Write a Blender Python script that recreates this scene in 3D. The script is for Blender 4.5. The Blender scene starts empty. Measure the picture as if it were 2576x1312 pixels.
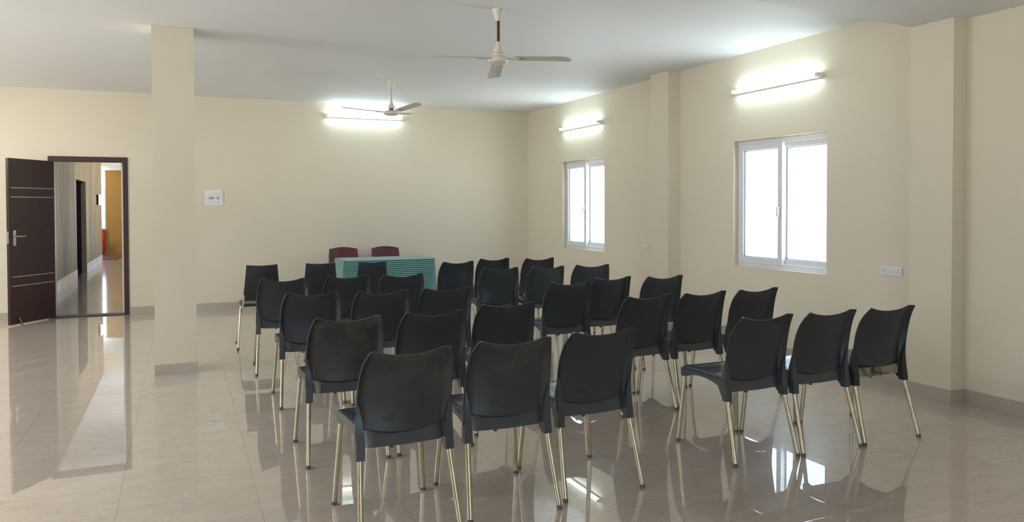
import bpy, bmesh, math, random
from mathutils import Vector, Matrix
random.seed(7)
sc = bpy.context.scene
COL = sc.collection
PI = math.pi

# ------------------------------------------------------------------ helpers
def obj(name, bm, m, parent=None, smooth=None, bevel=0, segs=2, recalc=True):
    if recalc:
        bmesh.ops.recalc_face_normals(bm, faces=bm.faces)
    me = bpy.data.meshes.new(name)
    bm.to_mesh(me); bm.free()
    if smooth is not None:
        for p in me.polygons: p.use_smooth = True
        me.set_sharp_from_angle(angle=math.radians(smooth))
    for mm in (m if isinstance(m, (list, tuple)) else [m]):
        me.materials.append(mm)
    o = bpy.data.objects.new(name, me)
    COL.objects.link(o)
    if parent: o.parent = parent
    if bevel:
        b = o.modifiers.new('bevel', 'BEVEL'); b.width = bevel; b.segments = segs
        b.limit_method = 'ANGLE'; b.angle_limit = math.radians(40)
    return o

def empty(name, loc=(0, 0, 0), rz=0):
    o = bpy.data.objects.new(name, None); COL.objects.link(o)
    o.empty_display_size = .1
    o.location = loc; o.rotation_euler = (0, 0, rz)
    return o

def tag(o, label=None, cat=None, group=None, kind=None):
    if label: o['label'] = label
    if cat: o['category'] = cat
    if group: o['group'] = group
    if kind: o['kind'] = kind
    return o

def struct(name, bm, m, label=None, parent=None, **k):
    o = obj(name, bm, m, parent, **k)
    if parent is None:
        o['kind'] = 'structure'
        if label: o['label'] = label
    return o

def B(): return bmesh.new()

def box(bm, x0, x1, y0, y1, z0, z1, M=None):
    vs = [bm.verts.new((x, y, z)) for z in (z0, z1) for y in (y0, y1) for x in (x0, x1)]
    if M is not None:
        for v in vs: v.co = M @ v.co
    for f in ((0, 2, 3, 1), (4, 5, 7, 6), (0, 1, 5, 4), (2, 6, 7, 3), (0, 4, 6, 2), (1, 3, 7, 5)):
        bm.faces.new([vs[i] for i in f])
    return vs

def hexa(bm, lo, hi):
    """lo, hi: four points each, same winding"""
    a = [bm.verts.new(p) for p in lo]; b = [bm.verts.new(p) for p in hi]
    bm.faces.new(a[::-1]); bm.faces.new(b)
    for i in range(4):
        j = (i+1) % 4
        bm.faces.new((a[i], a[j], b[j], b[i]))

def prism_x(bm, pts, x0, x1):
    a = [bm.verts.new((x0, y, z)) for y, z in pts]; b = [bm.verts.new((x1, y, z)) for y, z in pts]
    bm.faces.new(a); bm.faces.new(b[::-1]); n = len(pts)
    for i in range(n): bm.faces.new((a[i], b[i], b[(i+1) % n], a[(i+1) % n]))

def prism_z(bm, pts, z0, z1):
    a = [bm.verts.new((x, y, z0)) for x, y in pts]; b = [bm.verts.new((x, y, z1)) for x, y in pts]
    bm.faces.new(a[::-1]); bm.faces.new(b); n = len(pts)
    for i in range(n): bm.faces.new((a[i], a[(i+1) % n], b[(i+1) % n], b[i]))

def tube(bm, pts, r, n=12, caps=True):
    pts = [Vector(p) for p in pts]
    if not isinstance(r, (list, tuple)): r = [r]*len(pts)
    rings = []
    ref = None
    for i, p in enumerate(pts):
        d = (pts[min(i+1, len(pts)-1)] - pts[max(i-1, 0)]).normalized()
        if ref is None:
            ref = Vector((1, 0, 0)) if abs(d.x) < .8 else Vector((0, 1, 0))
        u = (ref - d*ref.dot(d)).normalized(); v = d.cross(u); ref = u
        rings.append([bm.verts.new(p + (u*math.cos(2*PI*k/n) + v*math.sin(2*PI*k/n))*r[i]) for k in range(n)])
    for a, b in zip(rings, rings[1:]):
        for k in range(n): bm.faces.new((a[k], a[(k+1) % n], b[(k+1) % n], b[k]))
    if caps:
        bm.faces.new(rings[0][::-1]); bm.faces.new(rings[-1])

def lathe(bm, prof, n=32, c=(0, 0, 0)):
    rings = []
    for r, z in prof:
        if r < 1e-6: rings.append([bm.verts.new((c[0], c[1], c[2]+z))])
        else: rings.append([bm.verts.new((c[0]+r*math.cos(2*PI*k/n), c[1]+r*math.sin(2*PI*k/n), c[2]+z)) for k in range(n)])
    for a, b in zip(rings, rings[1:]):
        if len(a) == 1 and len(b) == 1: continue
        for k in range(n):
            j = (k+1) % n
            if len(a) == 1: bm.faces.new((a[0], b[k], b[j]))
            elif len(b) == 1: bm.faces.new((a[k], a[j], b[0]))
            else: bm.faces.new((a[k], a[j], b[j], b[k]))

def lerp(a, b, t): return a + (b-a)*t
def interp(tab, z):
    if z <= tab[0][0]: return tab[0][1]
    for (z0, v0), (z1, v1) in zip(tab, tab[1:]):
        if z <= z1:
            return lerp(v0, v1, (z-z0)/(z1-z0))
    return tab[-1][1]
def sinterp(tab, z):
    """smooth (Catmull-Rom) interpolation"""
    n = len(tab)
    if z <= tab[0][0]: return tab[0][1]
    if z >= tab[-1][0]: return tab[-1][1]
    for i in range(n-1):
        z0, v0 = tab[i]; z1, v1 = tab[i+1]
        if z <= z1:
            t = (z-z0)/(z1-z0)
            m0 = (v1-tab[i-1][1])/(z1-tab[i-1][0])*(z1-z0) if i > 0 else v1-v0
            m1 = (tab[i+2][1]-v0)/(tab[i+2][0]-z0)*(z1-z0) if i < n-2 else v1-v0
            return (2*t**3-3*t*t+1)*v0+(t**3-2*t*t+t)*m0+(-2*t**3+3*t*t)*v1+(t**3-t*t)*m1

# ------------------------------------------------------------------ materials
class NT:
    def __init__(s, name):
        s.m = bpy.data.materials.new(name); s.m.use_nodes = True
        s.t = s.m.node_tree; s.p = s.t.nodes['Principled BSDF']
    def n(s, typ, **k):
        o = s.t.nodes.new(typ)
        for a, v in k.items(): setattr(o, a, v)
        return o
    def l(s, a, b): s.t.links.new(a, b)
    def set(s, **k):
        for a, v in k.items():
            i = s.p.inputs[a.replace('_', ' ')]
            i.default_value = (v[0], v[1], v[2], 1) if isinstance(v, tuple) else v
    def coord(s, kind='Object', scale=(1, 1, 1)):
        c = s.n('ShaderNodeTexCoord'); mp = s.n('ShaderNodeMapping'); mp.inputs['Scale'].default_value = scale
        s.l(c.outputs[kind], mp.inputs['Vector']); return mp.outputs[0]
    def noise(s, vec, scale, detail=4, rough=.55, dist=0):
        o = s.n('ShaderNodeTexNoise'); o.inputs['Scale'].default_value = scale; o.inputs['Detail'].default_value = detail
        o.inputs['Roughness'].default_value = rough; o.inputs['Distortion'].default_value = dist
        s.l(vec, o.inputs['Vector']); return o.outputs['Fac']
    def ramp(s, fac, stops, interp='LINEAR'):
        o = s.n('ShaderNodeValToRGB'); e = o.color_ramp.elements; o.color_ramp.interpolation = interp
        while len(e) > 1: e.remove(e[-1])
        for i, (p, c) in enumerate(stops):
            x = e[0] if i == 0 else e.new(p)
            x.position = p; x.color = (c[0], c[1], c[2], 1) if isinstance(c, tuple) else (c, c, c, 1)
        s.l(fac, o.inputs[0]); return o.outputs[0]
    def mix(s, fac, a, b, mode='MIX'):
        o = s.n('ShaderNodeMix', data_type='RGBA', blend_type=mode)
        for sock, v in ((o.inputs[0], fac), (o.inputs[6], a), (o.inputs[7], b)):
            if hasattr(v, 'is_linked') or hasattr(v, 'links'): s.l(v, sock)
            elif isinstance(v, tuple): sock.default_value = (v[0], v[1], v[2], 1)
            else: sock.default_value = v
        return o.outputs[2]
    def math(s, op, a, b=0.0, c=0.0):
        o = s.n('ShaderNodeMath', operation=op)
        for sock, v in zip(o.inputs, (a, b, c)):
            if hasattr(v, 'links'): s.l(v, sock)
            else: sock.default_value = v
        return o.outputs[0]
    def bump(s, h, strength=.2, dist=.01):
        o = s.n('ShaderNodeBump'); o.inputs['Strength'].default_value = strength; o.inputs['Distance'].default_value = dist
        s.l(h, o.inputs['Height']); s.l(o.outputs[0], s.p.inputs['Normal'])

def simple(name, col, rough=.5, metal=0, spec=.5, var=0.06, vscale=8, bump=0, bscale=60):
    t = NT(name); v = t.coord()
    f = t.noise(v, vscale)
    lo = tuple(c*(1-var) for c in col); hi = tuple(min(1, c*(1+var)) for c in col)
    t.l(t.ramp(f, [(.3, lo), (.7, hi)]), t.p.inputs['Base Color'])
    t.set(Roughness=rough, Metallic=metal); t.p.inputs['Specular IOR Level'].default_value = spec
    if bump: t.bump(t.noise(v, bscale), bump, .002)
    return t.m

def paint(name, col, stain=.03):
    t = NT(name); v = t.coord()
    f = t.noise(v, .7, 5, .6); f2 = t.noise(v, 3.5, 4, .6)
    c = t.ramp(f, [(.3, tuple(x*(1-stain) for x in col)), (.7, tuple(min(1, x*(1+stain*.6)) for x in col))])
    c = t.mix(.25, c, t.ramp(f2, [(.35, tuple(x*(1-stain*1.5) for x in col)), (.65, col)]))
    t.l(c, t.p.inputs['Base Color']); t.set(Roughness=.6); t.p.inputs['Specular IOR Level'].default_value = .25
    t.bump(t.noise(v, 140), .05, .002)
    return t.m

WALLC = (.785, .715, .572)
M = {}
M['wall'] = paint('cream_wall_paint', WALLC)
M['ceil'] = paint('white_ceiling_paint', (.85, .87, .88), .02)
M['corr_wall'] = paint('corridor_cream', (.75, .66, .48))
M['ochre'] = paint('ochre_wall_paint', (.47, .255, .06))
M['white_paint'] = paint('white_trim_paint', (.82, .82, .80), .02)

def floor_mat(name, base, dark, vein, tile, x0, y0, rough=.006, coat=1.85):
    t = NT(name); v = t.coord()
    sep = t.n('ShaderNodeSeparateXYZ'); t.l(v, sep.inputs[0])
    def cell(o, p, c0):
        u = t.math('DIVIDE', t.math('SUBTRACT', o, c0), p)
        fr = t.math('FRACT', u); d = t.math('MINIMUM', fr, t.math('SUBTRACT', 1.0, fr))
        return t.math('FLOOR', u), t.math('MULTIPLY', d, p)
    ix, dx = cell(sep.outputs[0], tile, x0); iy, dy = cell(sep.outputs[1], tile, y0)
    comb = t.n('ShaderNodeCombineXYZ'); t.l(ix, comb.inputs[0]); t.l(iy, comb.inputs[1])
    wn = t.n('ShaderNodeTexWhiteNoise', noise_dimensions='2D'); t.l(comb.outputs[0], wn.inputs['Vector'])
    off = t.n('ShaderNodeVectorMath', operation='SCALE'); t.l(wn.outputs['Color'], off.inputs[0]); off.inputs['Scale'].default_value = 9
    add = t.n('ShaderNodeVectorMath', operation='ADD'); t.l(v, add.inputs[0]); t.l(off.outputs[0], add.inputs[1])
    mp = t.n('ShaderNodeMapping'); mp.inputs['Scale'].default_value = (1, 2.3, 1); mp.inputs['Rotation'].default_value = (0, 0, .35)
    t.l(add.outputs[0], mp.inputs[0]); pv = mp.outputs[0]
    f = t.noise(pv, 2.6, 6, .62, 1.3)
    c = t.ramp(f, [(.25, dark), (.6, base), (.85, tuple(min(1, x*1.04) for x in base))])
    g = t.noise(pv, 3.4, 5, .6, 2.2)
    vm = t.ramp(t.math('ABSOLUTE', t.math('SUBTRACT', g, .5)), [(0, 1.0), (.022, .25), (.05, 0.0)])
    c = t.mix(t.math('MULTIPLY', vm, .38), c, vein)
    grout = t.ramp(t.math('MINIMUM', dx, dy), [(.0, 1.0), (.0009, 1.0), (.0016, 0.0)])
    c = t.mix(t.math('MULTIPLY', grout, .5), c, (.19, .16, .13))
    t.l(c, t.p.inputs['Base Color'])
    sm = t.noise(v, 1.6, 5, .6)
    t.set(Roughness=.34, Coat_Weight=1.0, Coat_IOR=coat)
    t.l(t.math('ADD', t.math('MULTIPLY', sm, .016), rough), t.p.inputs['Coat Roughness'])
    return t.m
M['floor'] = floor_mat('polished_vitrified_tile', (.57, .49, .42), (.49, .415, .35), (.33, .275, .225), .66, -.31, 3.92)
M['corr_floor'] = floor_mat('corridor_marble', (.24, .195, .15), (.12, .09, .065), (.12, .09, .06), .9, -.3, 12.2, .085, 1.5)
M['skirt'] = simple('beige_tile_skirting', (.49, .435, .37), .22, var=.05, vscale=4)

def plastic(name, dust, col=((.025, .032, .038), (.034, .043, .051)), rgh=.29):
    t = NT(name); v = t.coord()
    oi = t.n('ShaderNodeObjectInfo')
    base = t.mix(t.noise(v, 5, 4), col[0], col[1])
    # dry dust and grease, with a shape of its own, mostly near the top edge of the back
    sep = t.n('ShaderNodeSeparateXYZ'); t.l(v, sep.inputs[0])
    off = t.n('ShaderNodeVectorMath', operation='ADD'); t.l(v, off.inputs[0])
    cb = t.n('ShaderNodeCombineXYZ'); t.l(t.math('MULTIPLY', oi.outputs['Random'], 7), cb.inputs[0]); t.l(cb.outputs[0], off.inputs[1])
    hi = t.ramp(sep.outputs[2], [(.50, .25), (.70, .45), (.80, 1.0)])
    d = t.ramp(t.noise(off.outputs[0], 9, 7, .68, .4), [(.40, 0.0), (.72, 1.0)])
    k = t.math('MULTIPLY', t.math('MULTIPLY', d, hi), dust)
    c = t.mix(k, base, (.16, .125, .065))
    s = t.ramp(t.noise(off.outputs[0], 34, 3, .5), [(.70, 0.0), (.80, 1.0)])
    c = t.mix(t.math('MULTIPLY', s, .35*dust), c, (.22, .21, .18))
    t.l(c, t.p.inputs['Base Color'])
    t.l(t.math('ADD', rgh, t.math('MULTIPLY', k, .35)), t.p.inputs['Roughness'])
    t.p.inputs['Specular IOR Level'].default_value = .5
    t.bump(t.noise(v, 420, 2), .08, .0006)
    return t.m
M['plastic'] = plastic('black_moulded_plastic', .04)
M['plastic_seat'] = plastic('black_plastic_worn_sheen_seat', .08, ((.040, .049, .057), (.055, .066, .077)), .2)  # worn seat plastic, base lightened to imitate reflected sheen on seat and apron
M['plastic_dusty'] = plastic('black_plastic_dusty', .5)
M['plastic_scuffed'] = plastic('black_plastic_greasy', .75)
def scuff():
    t = NT('black_plastic_scuffed_pale'); v = t.coord()
    sep = t.n('ShaderNodeSeparateXYZ'); t.l(v, sep.inputs[0])
    rear = t.math('MULTIPLY', t.math('LESS_THAN', sep.outputs[1], .135), t.math('LESS_THAN', t.math('ABSOLUTE', sep.outputs[0]), .19))
    d = t.ramp(t.noise(v, 14, 6, .65), [(.36, 0.0), (.56, 1.0)])
    k = t.math('MULTIPLY', rear, d)
    t.l(t.mix(t.math('MULTIPLY', k, .8), (.02, .021, .022), (.36, .31, .23)), t.p.inputs['Base Color'])
    t.set(Roughness=.5); return t.m
M['plastic_seat_scuffed'] = scuff()
M['maroon'] = simple('maroon_plastic', (.105, .022, .03), .35, var=.12)
M['slate'] = simple('slate_grey_plastic', (.03, .036, .04), .38, var=.1)
M['chrome'] = simple('chromed_steel', (.72, .70, .68), .12, metal=1, var=.03)
def leg_steel():
    t = NT('worn_steel_tube'); v = t.coord()
    f = t.noise(v, 10, 5, .6); sp = t.ramp(t.noise(v, 160, 3, .6), [(.62, 0.0), (.72, 1.0)])
    c = t.ramp(f, [(.3, (.45, .39, .27)), (.7, (.60, .55, .42))])
    c = t.mix(t.math('MULTIPLY', sp, .5), c, (.16, .11, .06))
    t.l(c, t.p.inputs['Base Color']); t.set(Roughness=.2, Metallic=1.0); return t.m
M['leg'] = leg_steel()
M['rubber'] = simple('grey_rubber', (.11, .105, .10), .6)
M['upvc'] = simple('white_upvc', (.80, .815, .83), .3, var=.01)
M['gasket'] = simple('dark_gasket', (.09, .11, .14), .5)
M['nickel'] = simple('brushed_nickel', (.62, .60, .57), .25, metal=1, var=.05)
M['plate'] = simple('white_switch_plastic', (.83, .84, .84), .35, var=.01)
M['plate_grey'] = simple('grey_switch_marks', (.35, .36, .37), .4)
M['socket_dark'] = simple('socket_hole', (.03, .03, .03), .5)
M['cream_metal'] = simple('cream_enamel', (.78, .72, .60), .3, var=.03)
M['grey_metal'] = simple('grey_white_enamel', (.60, .58, .54), .3, var=.03)
M['blade'] = simple('ivory_fan_blade', (.62, .60, .52), .35, var=.03)
M['brown_rod'] = simple('brown_down_rod', (.085, .035, .018), .4, var=.1)
M['white_metal'] = simple('white_batten', (.85, .86, .86), .35, var=.01)
M['steel_line'] = simple('steel_inlay', (.66, .60, .54), .3, metal=.8, var=.03)
def laminate():
    t = NT('dark_walnut_laminate'); v = t.coord('Object', (9, 9, .5))
    f = t.noise(v, 6, 6, .6, .6)
    t.l(t.ramp(f, [(.3, (.030, .0105, .0095)), (.7, (.050, .019, .017))]), t.p.inputs['Base Color'])
    t.set(Roughness=.32); return t.m
M['laminate'] = laminate()
M['frame_wood'] = simple('dark_brown_frame', (.050, .019, .016), .4, var=.15, vscale=5)
def panelwood():
    t = NT('grey_oak_wall_panel'); v = t.coord('Object', (1, .62, .10))
    f = t.noise(v, 5, 7, .7, .5); f2 = t.noise(v, 1.4, 3, .5)
    c = t.ramp(f, [(.25, (.09, .062, .032)), (.5, (.22, .165, .095)), (.75, (.36, .285, .18))])
    c = t.mix(.35, c, t.ramp(f2, [(.3, (.13, .095, .052)), (.7, (.30, .235, .145))]))
    co = t.n('ShaderNodeTexCoord'); sep = t.n('ShaderNodeSeparateXYZ'); t.l(co.outputs['Object'], sep.inputs[0])
    fr = t.math('FRACT', t.math('DIVIDE', sep.outputs[1], 1.22))
    j = t.math('LESS_THAN', fr, .006)
    c = t.mix(t.math('MULTIPLY', j, .6), c, (.12, .09, .06))
    t.l(c, t.p.inputs['Base Color']); t.set(Roughness=.65); t.p.inputs['Specular IOR Level'].default_value = .15; return t.m
M['oak'] = panelwood()
def marble_skirt():
    t = NT('white_marble_skirting'); v = t.coord()
    f = t.noise(v, 2, 5, .6, 1.5)
    c = t.ramp(f, [(.3, (.70, .65, .60)), (.6, (.88, .86, .84))])
    co = t.n('ShaderNodeTexCoord'); sep = t.n('ShaderNodeSeparateXYZ'); t.l(co.outputs['Object'], sep.inputs[0])
    j = t.math('LESS_THAN', t.math('FRACT', t.math('DIVIDE', sep.outputs[1], .9)), .03)
    t.l(t.mix(t.math('MULTIPLY', j, .7), c, (.25, .2, .17)), t.p.inputs['Base Color']); t.set(Roughness=.15); return t.m
M['marble'] = marble_skirt()
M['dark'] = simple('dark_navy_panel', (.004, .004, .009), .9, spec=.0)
M['red'] = simple('red_upholstery', (.55, .012, .015), .6, var=.1)
M['mat'] = simple('dark_red_doormat', (.19, .045, .03), .95, var=.2, vscale=40)

def cloth():
    t = NT('teal_striped_cloth'); 
    uv = t.n('ShaderNodeUVMap'); sep = t.n('ShaderNodeSeparateXYZ'); t.l(uv.outputs[0], sep.inputs[0])
    fr = t.math('FRACT', t.math('DIVIDE', sep.outputs[1], .0262))
    st = t.ramp(fr, [(0, 0.0), (.24, 0.0), (.30, 1.0), (.74, 1.0), (.80, 0.0), (1, 0.0)])
    # every third line is bluer
    fr3 = t.math('FRACT', t.math('DIVIDE', sep.outputs[1], .0262*3))
    blue = t.ramp(fr3, [(.0, (.012, .075, .085)), (.34, (.012, .06, .055)), (.67, (.015, .065, .14))], 'CONSTANT')
    light = t.mix(t.noise(t.coord(), 6, 3), (.22, .50, .42), (.28, .57, .48))
    t.l(t.mix(st, light, blue), t.p.inputs['Base Color'])
    t.set(Roughness=.55); t.p.inputs['Sheen Weight'].default_value = .2
    return t.m
M['cloth'] = cloth()
M['table_wood'] = simple('brown_table_wood', (.16, .08, .04), .5, var=.2)

def emis(name, col, s):
    t = NT(name); t.set(Base_Color=col, Roughness=.4)
    t.p.inputs['Emission Color'].default_value = (col[0], col[1], col[2], 1)
    t.p.inputs['Emission Strength'].default_value = s
    return t.m
TUBE = 22.0
M['tube'] = emis('lit_fluorescent_tube', (.76, .95, 1.0), TUBE)
M['lamp'] = emis('lit_wall_lamp', (1, .95, .88), 1.6)
M['cove'] = emis('lit_cove_strip', (1, .97, .92), 2.2)

def glass():
    t = NT('clear_window_glass'); nt = t.t
    tr = t.n('ShaderNodeBsdfTransparent'); gl = t.n('ShaderNodeBsdfGlossy'); gl.inputs['Roughness'].default_value = .02
    lw = t.n('ShaderNodeLayerWeight'); lw.inputs['Blend'].default_value = .5
    fr = t.math('ADD', .035, t.math('MULTIPLY', t.math('POWER', lw.outputs['Facing'], 5.0), .6))
    mx = t.n('ShaderNodeMixShader'); t.l(fr, mx.inputs[0]); t.l(tr.outputs[0], mx.inputs[1]); t.l(gl.outputs[0], mx.inputs[2])
    tr.inputs['Color'].default_value = (.96, .98, .98, 1)
    out = nt.nodes['Material Output']; t.l(mx.outputs[0], out.inputs['Surface']); return t.m
M['glass'] = glass()

# ------------------------------------------------------------------ the room
XW, XP, YB, H, HS = 5.479, 5.337, 12.038, 3.108, 2.913
XL, YN = -5.2, -4.6                                     # unseen left and near walls
DX0, DX1, DZ = -1.652, -.686, 2.2                       # door frame, outer
WIN = [(9.4415, 10.7235, .859, 2.1926), (5.3705, 6.6819, .859, 2.1926)]
T = .16

bm = B(); box(bm, XL-.2, XW+.3, YN-.2, YB+.02, -.12, 0); struct('floor', bm, M['floor'], 'polished beige vitrified tile floor with a mirror shine')
bm = B(); box(bm, XL-.2, XW+.3, YN-.2, YB+.2, H, H+.15); struct('ceiling', bm, M['ceil'], 'flat white painted hall ceiling')
bm = B(); prism_z(bm, [(XL, 3.45), (XL, YN), (XW, YN), (XW, 4.385)], HS, H-.001)
struct('trim_1', bm, M['ceil'], 'lower white ceiling slab over the near part of the hall')

# back wall with the door opening
bm = B()
box(bm, XL-.2, DX0+.02, YB, YB+T, 0, H); box(bm, DX1-.02, XW+.3, YB, YB+T, 0, H); box(bm, DX0+.02, DX1-.02, YB, YB+T, DZ-.02, H)
struct('wall_back', bm, M['wall'], 'cream back wall behind the table')
# right wall with the two window openings
bm = B(); ys = [YN-.2, WIN[1][0], WIN[1][1], WIN[0][0], WIN[0][1], YB]
for a, b in ((ys[0], ys[1]), (ys[2], ys[3]), (ys[4], ys[5])): box(bm, XW, XW+T, a, b, 0, H)
for w in WIN:
    box(bm, XW, XW+T, w[0], w[1], 0, w[2]); box(bm, XW, XW+T, w[0], w[1], w[3], H)
bmesh.ops.remove_doubles(bm, verts=bm.verts, dist=1e-5)
struct('wall_right', bm, M['wall'], 'cream right wall with two white windows', recalc=False)
# left wall outside the frame, window openings added to let light in
LWIN = [(1.2, 3.2, .9, 2.3), (6.2, 8.2, .9, 2.3)]
bm = B(); e = [YN-.2]
for w in LWIN: e += [w[0], w[1]]
e.append(YB)
for i in range(0, len(e), 2): box(bm, XL-T, XL, e[i], e[i+1], 0, H)
for w in LWIN: box(bm, XL-T, XL, w[0], w[1], 0, w[2]); box(bm, XL-T, XL, w[0], w[1], w[3], H)
struct('wall_left', bm, M['wall'], 'cream left wall')
# near wall behind the camera, with a window opening added for ambient light
NWIN = [(.2, 2.2, .9, 2.3)]
bm = B(); e = [XL]
for w in NWIN: e += [w[0], w[1]]
e.append(XW)
for i in range(0, len(e), 2): box(bm, e[i], e[i+1], YN-T, YN, 0, H)
for w in NWIN: box(bm, w[0], w[1], YN-T, YN, 0, w[2]); box(bm, w[0], w[1], YN-T, YN, w[3], H)
struct('wall_near', bm, M['wall'], 'cream wall behind the camera')

# pilasters on the right wall and the free-standing pillar
bm = B(); box(bm, XP, XW+.01, 4.009, 4.379, 0, HS); struct('pilaster', bm, M['wall'], 'cream pilaster on the right wall near the camera')
bm = B(); box(bm, 5.316, XW+.01, 7.664, 8.04, 0, H-.001); struct('pilaster', bm, M['wall'], 'cream pilaster between the two windows')
PX0, PX1, PY0, PY1 = -.228, .117, 7.516, 7.87
bm = B(); box(bm, PX0, PX1, PY0, PY1, 0, H-.001); struct('pillar', bm, M['wall'], 'free-standing square cream pillar left of the chairs')

# baseboards (tile skirting)
BH, BT = .102, .008
bm = B()
box(bm, XL, DX0-.0, YB-BT, YB, 0, BH); box(bm, DX1, XW, YB-BT, YB, 0, BH)
struct('baseboard_back', bm, M['skirt'], 'beige tile skirting along the back wall')
bm = B()
box(bm, XW-BT, XW, YN, 4.009, 0, BH); box(bm, XW-BT, XW, 4.379, 7.664, 0, BH); box(bm, XW-BT, XW, 8.04, YB-BT, 0, BH)
for x0, a, b in ((XP, 4.009, 4.379), (5.316, 7.664, 8.04)):
    box(bm, x0-BT, x0, a-BT, b+BT, 0, BH); box(bm, x0, XW-BT, a-BT, a, 0, BH); box(bm, x0, XW-BT, b, b+BT, 0, BH)
struct('baseboard_right', bm, M['skirt'], 'beige tile skirting along the right wall and pilasters')
bm = B(); box(bm, XL, XL+BT, YN, YB-BT, 0, BH); struct('baseboard_left', bm, M['skirt'])
bm = B(); q = .007
box(bm, PX0-q, PX1+q, PY0-q, PY0, 0, .098); box(bm, PX0-q, PX1+q, PY1, PY1+q, 0, .098)
box(bm, PX0-q, PX0, PY0, PY1, 0, .098); box(bm, PX1, PX1+q, PY0, PY1, 0, .098)
struct('baseboard_pillar', bm, M['skirt'], 'beige tile skirting around the pillar foot')

# ------------------------------------------------------------------ windows
def ring(bm, y0, y1, z0, z1, w, x0, x1):
    box(bm, x0, x1, y0, y0+w, z0, z1); box(bm, x0, x1, y1-w, y1, z0, z1)
    box(bm, x0, x1, y0+w, y1-w, z0, z0+w); box(bm, x0, x1, y0+w, y1-w, z1-w, z1)

def window(i, w, label):
    y0, y1, z0, z1 = w
    r = empty('window_%d' % i, (XW+.10, (y0+y1)/2, z0)); tag(r, label, kind='structure')
    ox, oy, oz = -(XW+.10), -(y0+y1)/2, -z0
    def fin(name, bm, m, par=r, **k):
        for v in bm.verts: v.co += Vector((ox, oy, oz))
        return obj(name, bm, m, par, **k)
    F = .055                                      # outer frame
    bm = B(); ring(bm, y0, y1, z0, z1, F, XW+.062, XW+.15); fin('window_frame', bm, M['upvc'], bevel=.003)
    ym = (y0+y1)/2+.01
    # far sash on the inner track, near sash on the outer track
    for nm, a, b, xa, xb in (('sash', ym-.035, y1-F+.012, XW+.045, XW+.085), ('sash', y0+F-.012, ym+.035, XW+.097, XW+.137)):
        bm = B(); ring(bm, a, b, z0+F-.012, z1-F+.012, .062, xa, xb); s = fin(nm, bm, M['upvc'], bevel=.004)
        bm = B(); ring(bm, a+.062, b-.062, z0+F+.05, z1-F-.05, .006, xa+.012, xb-.010); fin('gasket', bm, M['gasket'], s)
        bm = B(); box(bm, (xa+xb)/2-.003, (xa+xb)/2+.003, a+.065, b-.065, z0+F+.053, z1-F-.053); fin('glass_pane', bm, M['glass'], s)
        if xa < XW+.05:
            bm = B(); zc = z0+.60; yc = a+.030
            box(bm, xa-.010, xa, yc-.012, yc+.012, zc-.055, zc+.055); box(bm, xa-.034, xa-.010, yc-.008, yc+.008, zc+.018, zc+.034)
            box(bm, xa-.036, xa-.022, yc-.010, yc+.010, zc-.065, zc+.034)
            fin('handle', bm, M['nickel'], s, bevel=.003)
    bm = B(); box(bm, XW-.003, XW+.062, y0, y1, z0-.004, z0+.004); fin('window_sill', bm, M['wall'])
    return r
window(1, WIN[0], 'white sliding window beside the back corner')
window(2, WIN[1], 'larger white sliding window between the two pilasters')

# ------------------------------------------------------------------ door and corridor
door = tag(empty('door_1', (DX0, YB, 0)), 'dark brown door standing open into the hall', kind='structure')
def dl(bm):
    for v in bm.verts: v.co -= Vector((DX0, YB, 0))
    return bm
bm = B(); fw = .072
box(bm, DX0, DX0+fw, YB-.018, YB+.10, 0, DZ); box(bm, DX1-fw+.01, DX1, YB-.018, YB+.10, 0, DZ); box(bm, DX0+fw, DX1-fw+.01, YB-.018, YB+.10, DZ-fw, DZ)
obj('door_frame', dl(bm), M['frame_wood'], door, bevel=.004)
bm = B(); box(bm, DX0-.02, DX1, YB-.03, YB+T+.02, 0, .014); obj('threshold', dl(bm), M['frame_wood'], door)
bm = B(); box(bm, DX1-fw+.006, DX1-fw+.012, YB+.03, YB+.055, .92, 1.0); obj('strike_plate', dl(bm), M['nickel'], door)
bm = B(); box(bm, DX1-.090, DX1-.015, YB+.101, YB+T+.01, 0, DZ); struct('trim_4', bm, M['white_paint'], 'white painted reveal behind the door frame')
# leaf: local x along the leaf from the hinge
HX, HY = -1.588, 12.0
ang = math.atan2(11.372-HY, -1.992-HX); LW = math.hypot(11.372-HY, -1.992-HX); LT = .038
LM = Matrix.Translation((HX-DX0, HY-YB, 0)) @ Matrix.Rotation(ang, 4, 'Z')
def leafpart(name, bm, m, par, **k):
    for v in bm.verts: v.co = LM @ v.co
    return obj(name, bm, m, par, **k)
# the leaf's face towards the camera is local +y
bm = B(); box(bm, 0, LW, -LT, 0, .018, 2.128)
leaf = leafpart('door_leaf', bm, M['laminate'], door, bevel=.002)
for z in (1.755, 1.638, .622, .505):
    bm = B(); box(bm, .004, LW-.03, -.001, .0016, z-.0045, z+.0045); leafpart('inlay_strip', bm, M['steel_line'], leaf)
bm = B(); xh = LW-.075
box(bm, xh-.022, xh+.022, 0, .009, 1.02, 1.215)
tube(bm, [(xh, .006, 1.137), (xh, .045, 1.137), (xh-.02, .052, 1.137), (xh-.125, .052, 1.135)], .0085, 10)
leafpart('handle', bm, M['nickel'], leaf, smooth=40)
bm = B(); box(bm, LW-.001, LW+.003, -LT+.008, -.008, 1.05, 1.20); box(bm, LW, LW+.012, -.028, -.012, 1.125, 1.15); leafpart('lock_plate', bm, M['nickel'], leaf)
bm = B(); tube(bm, [(LW-.13, .004, .095), (LW-.13, .018, .085), (LW-.145, .03, .03), (LW-.15, .032, .004)], [.011, .010, .010, .014], 10)
leafpart('door_stopper', bm, M['rubber'], leaf, smooth=40)

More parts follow.
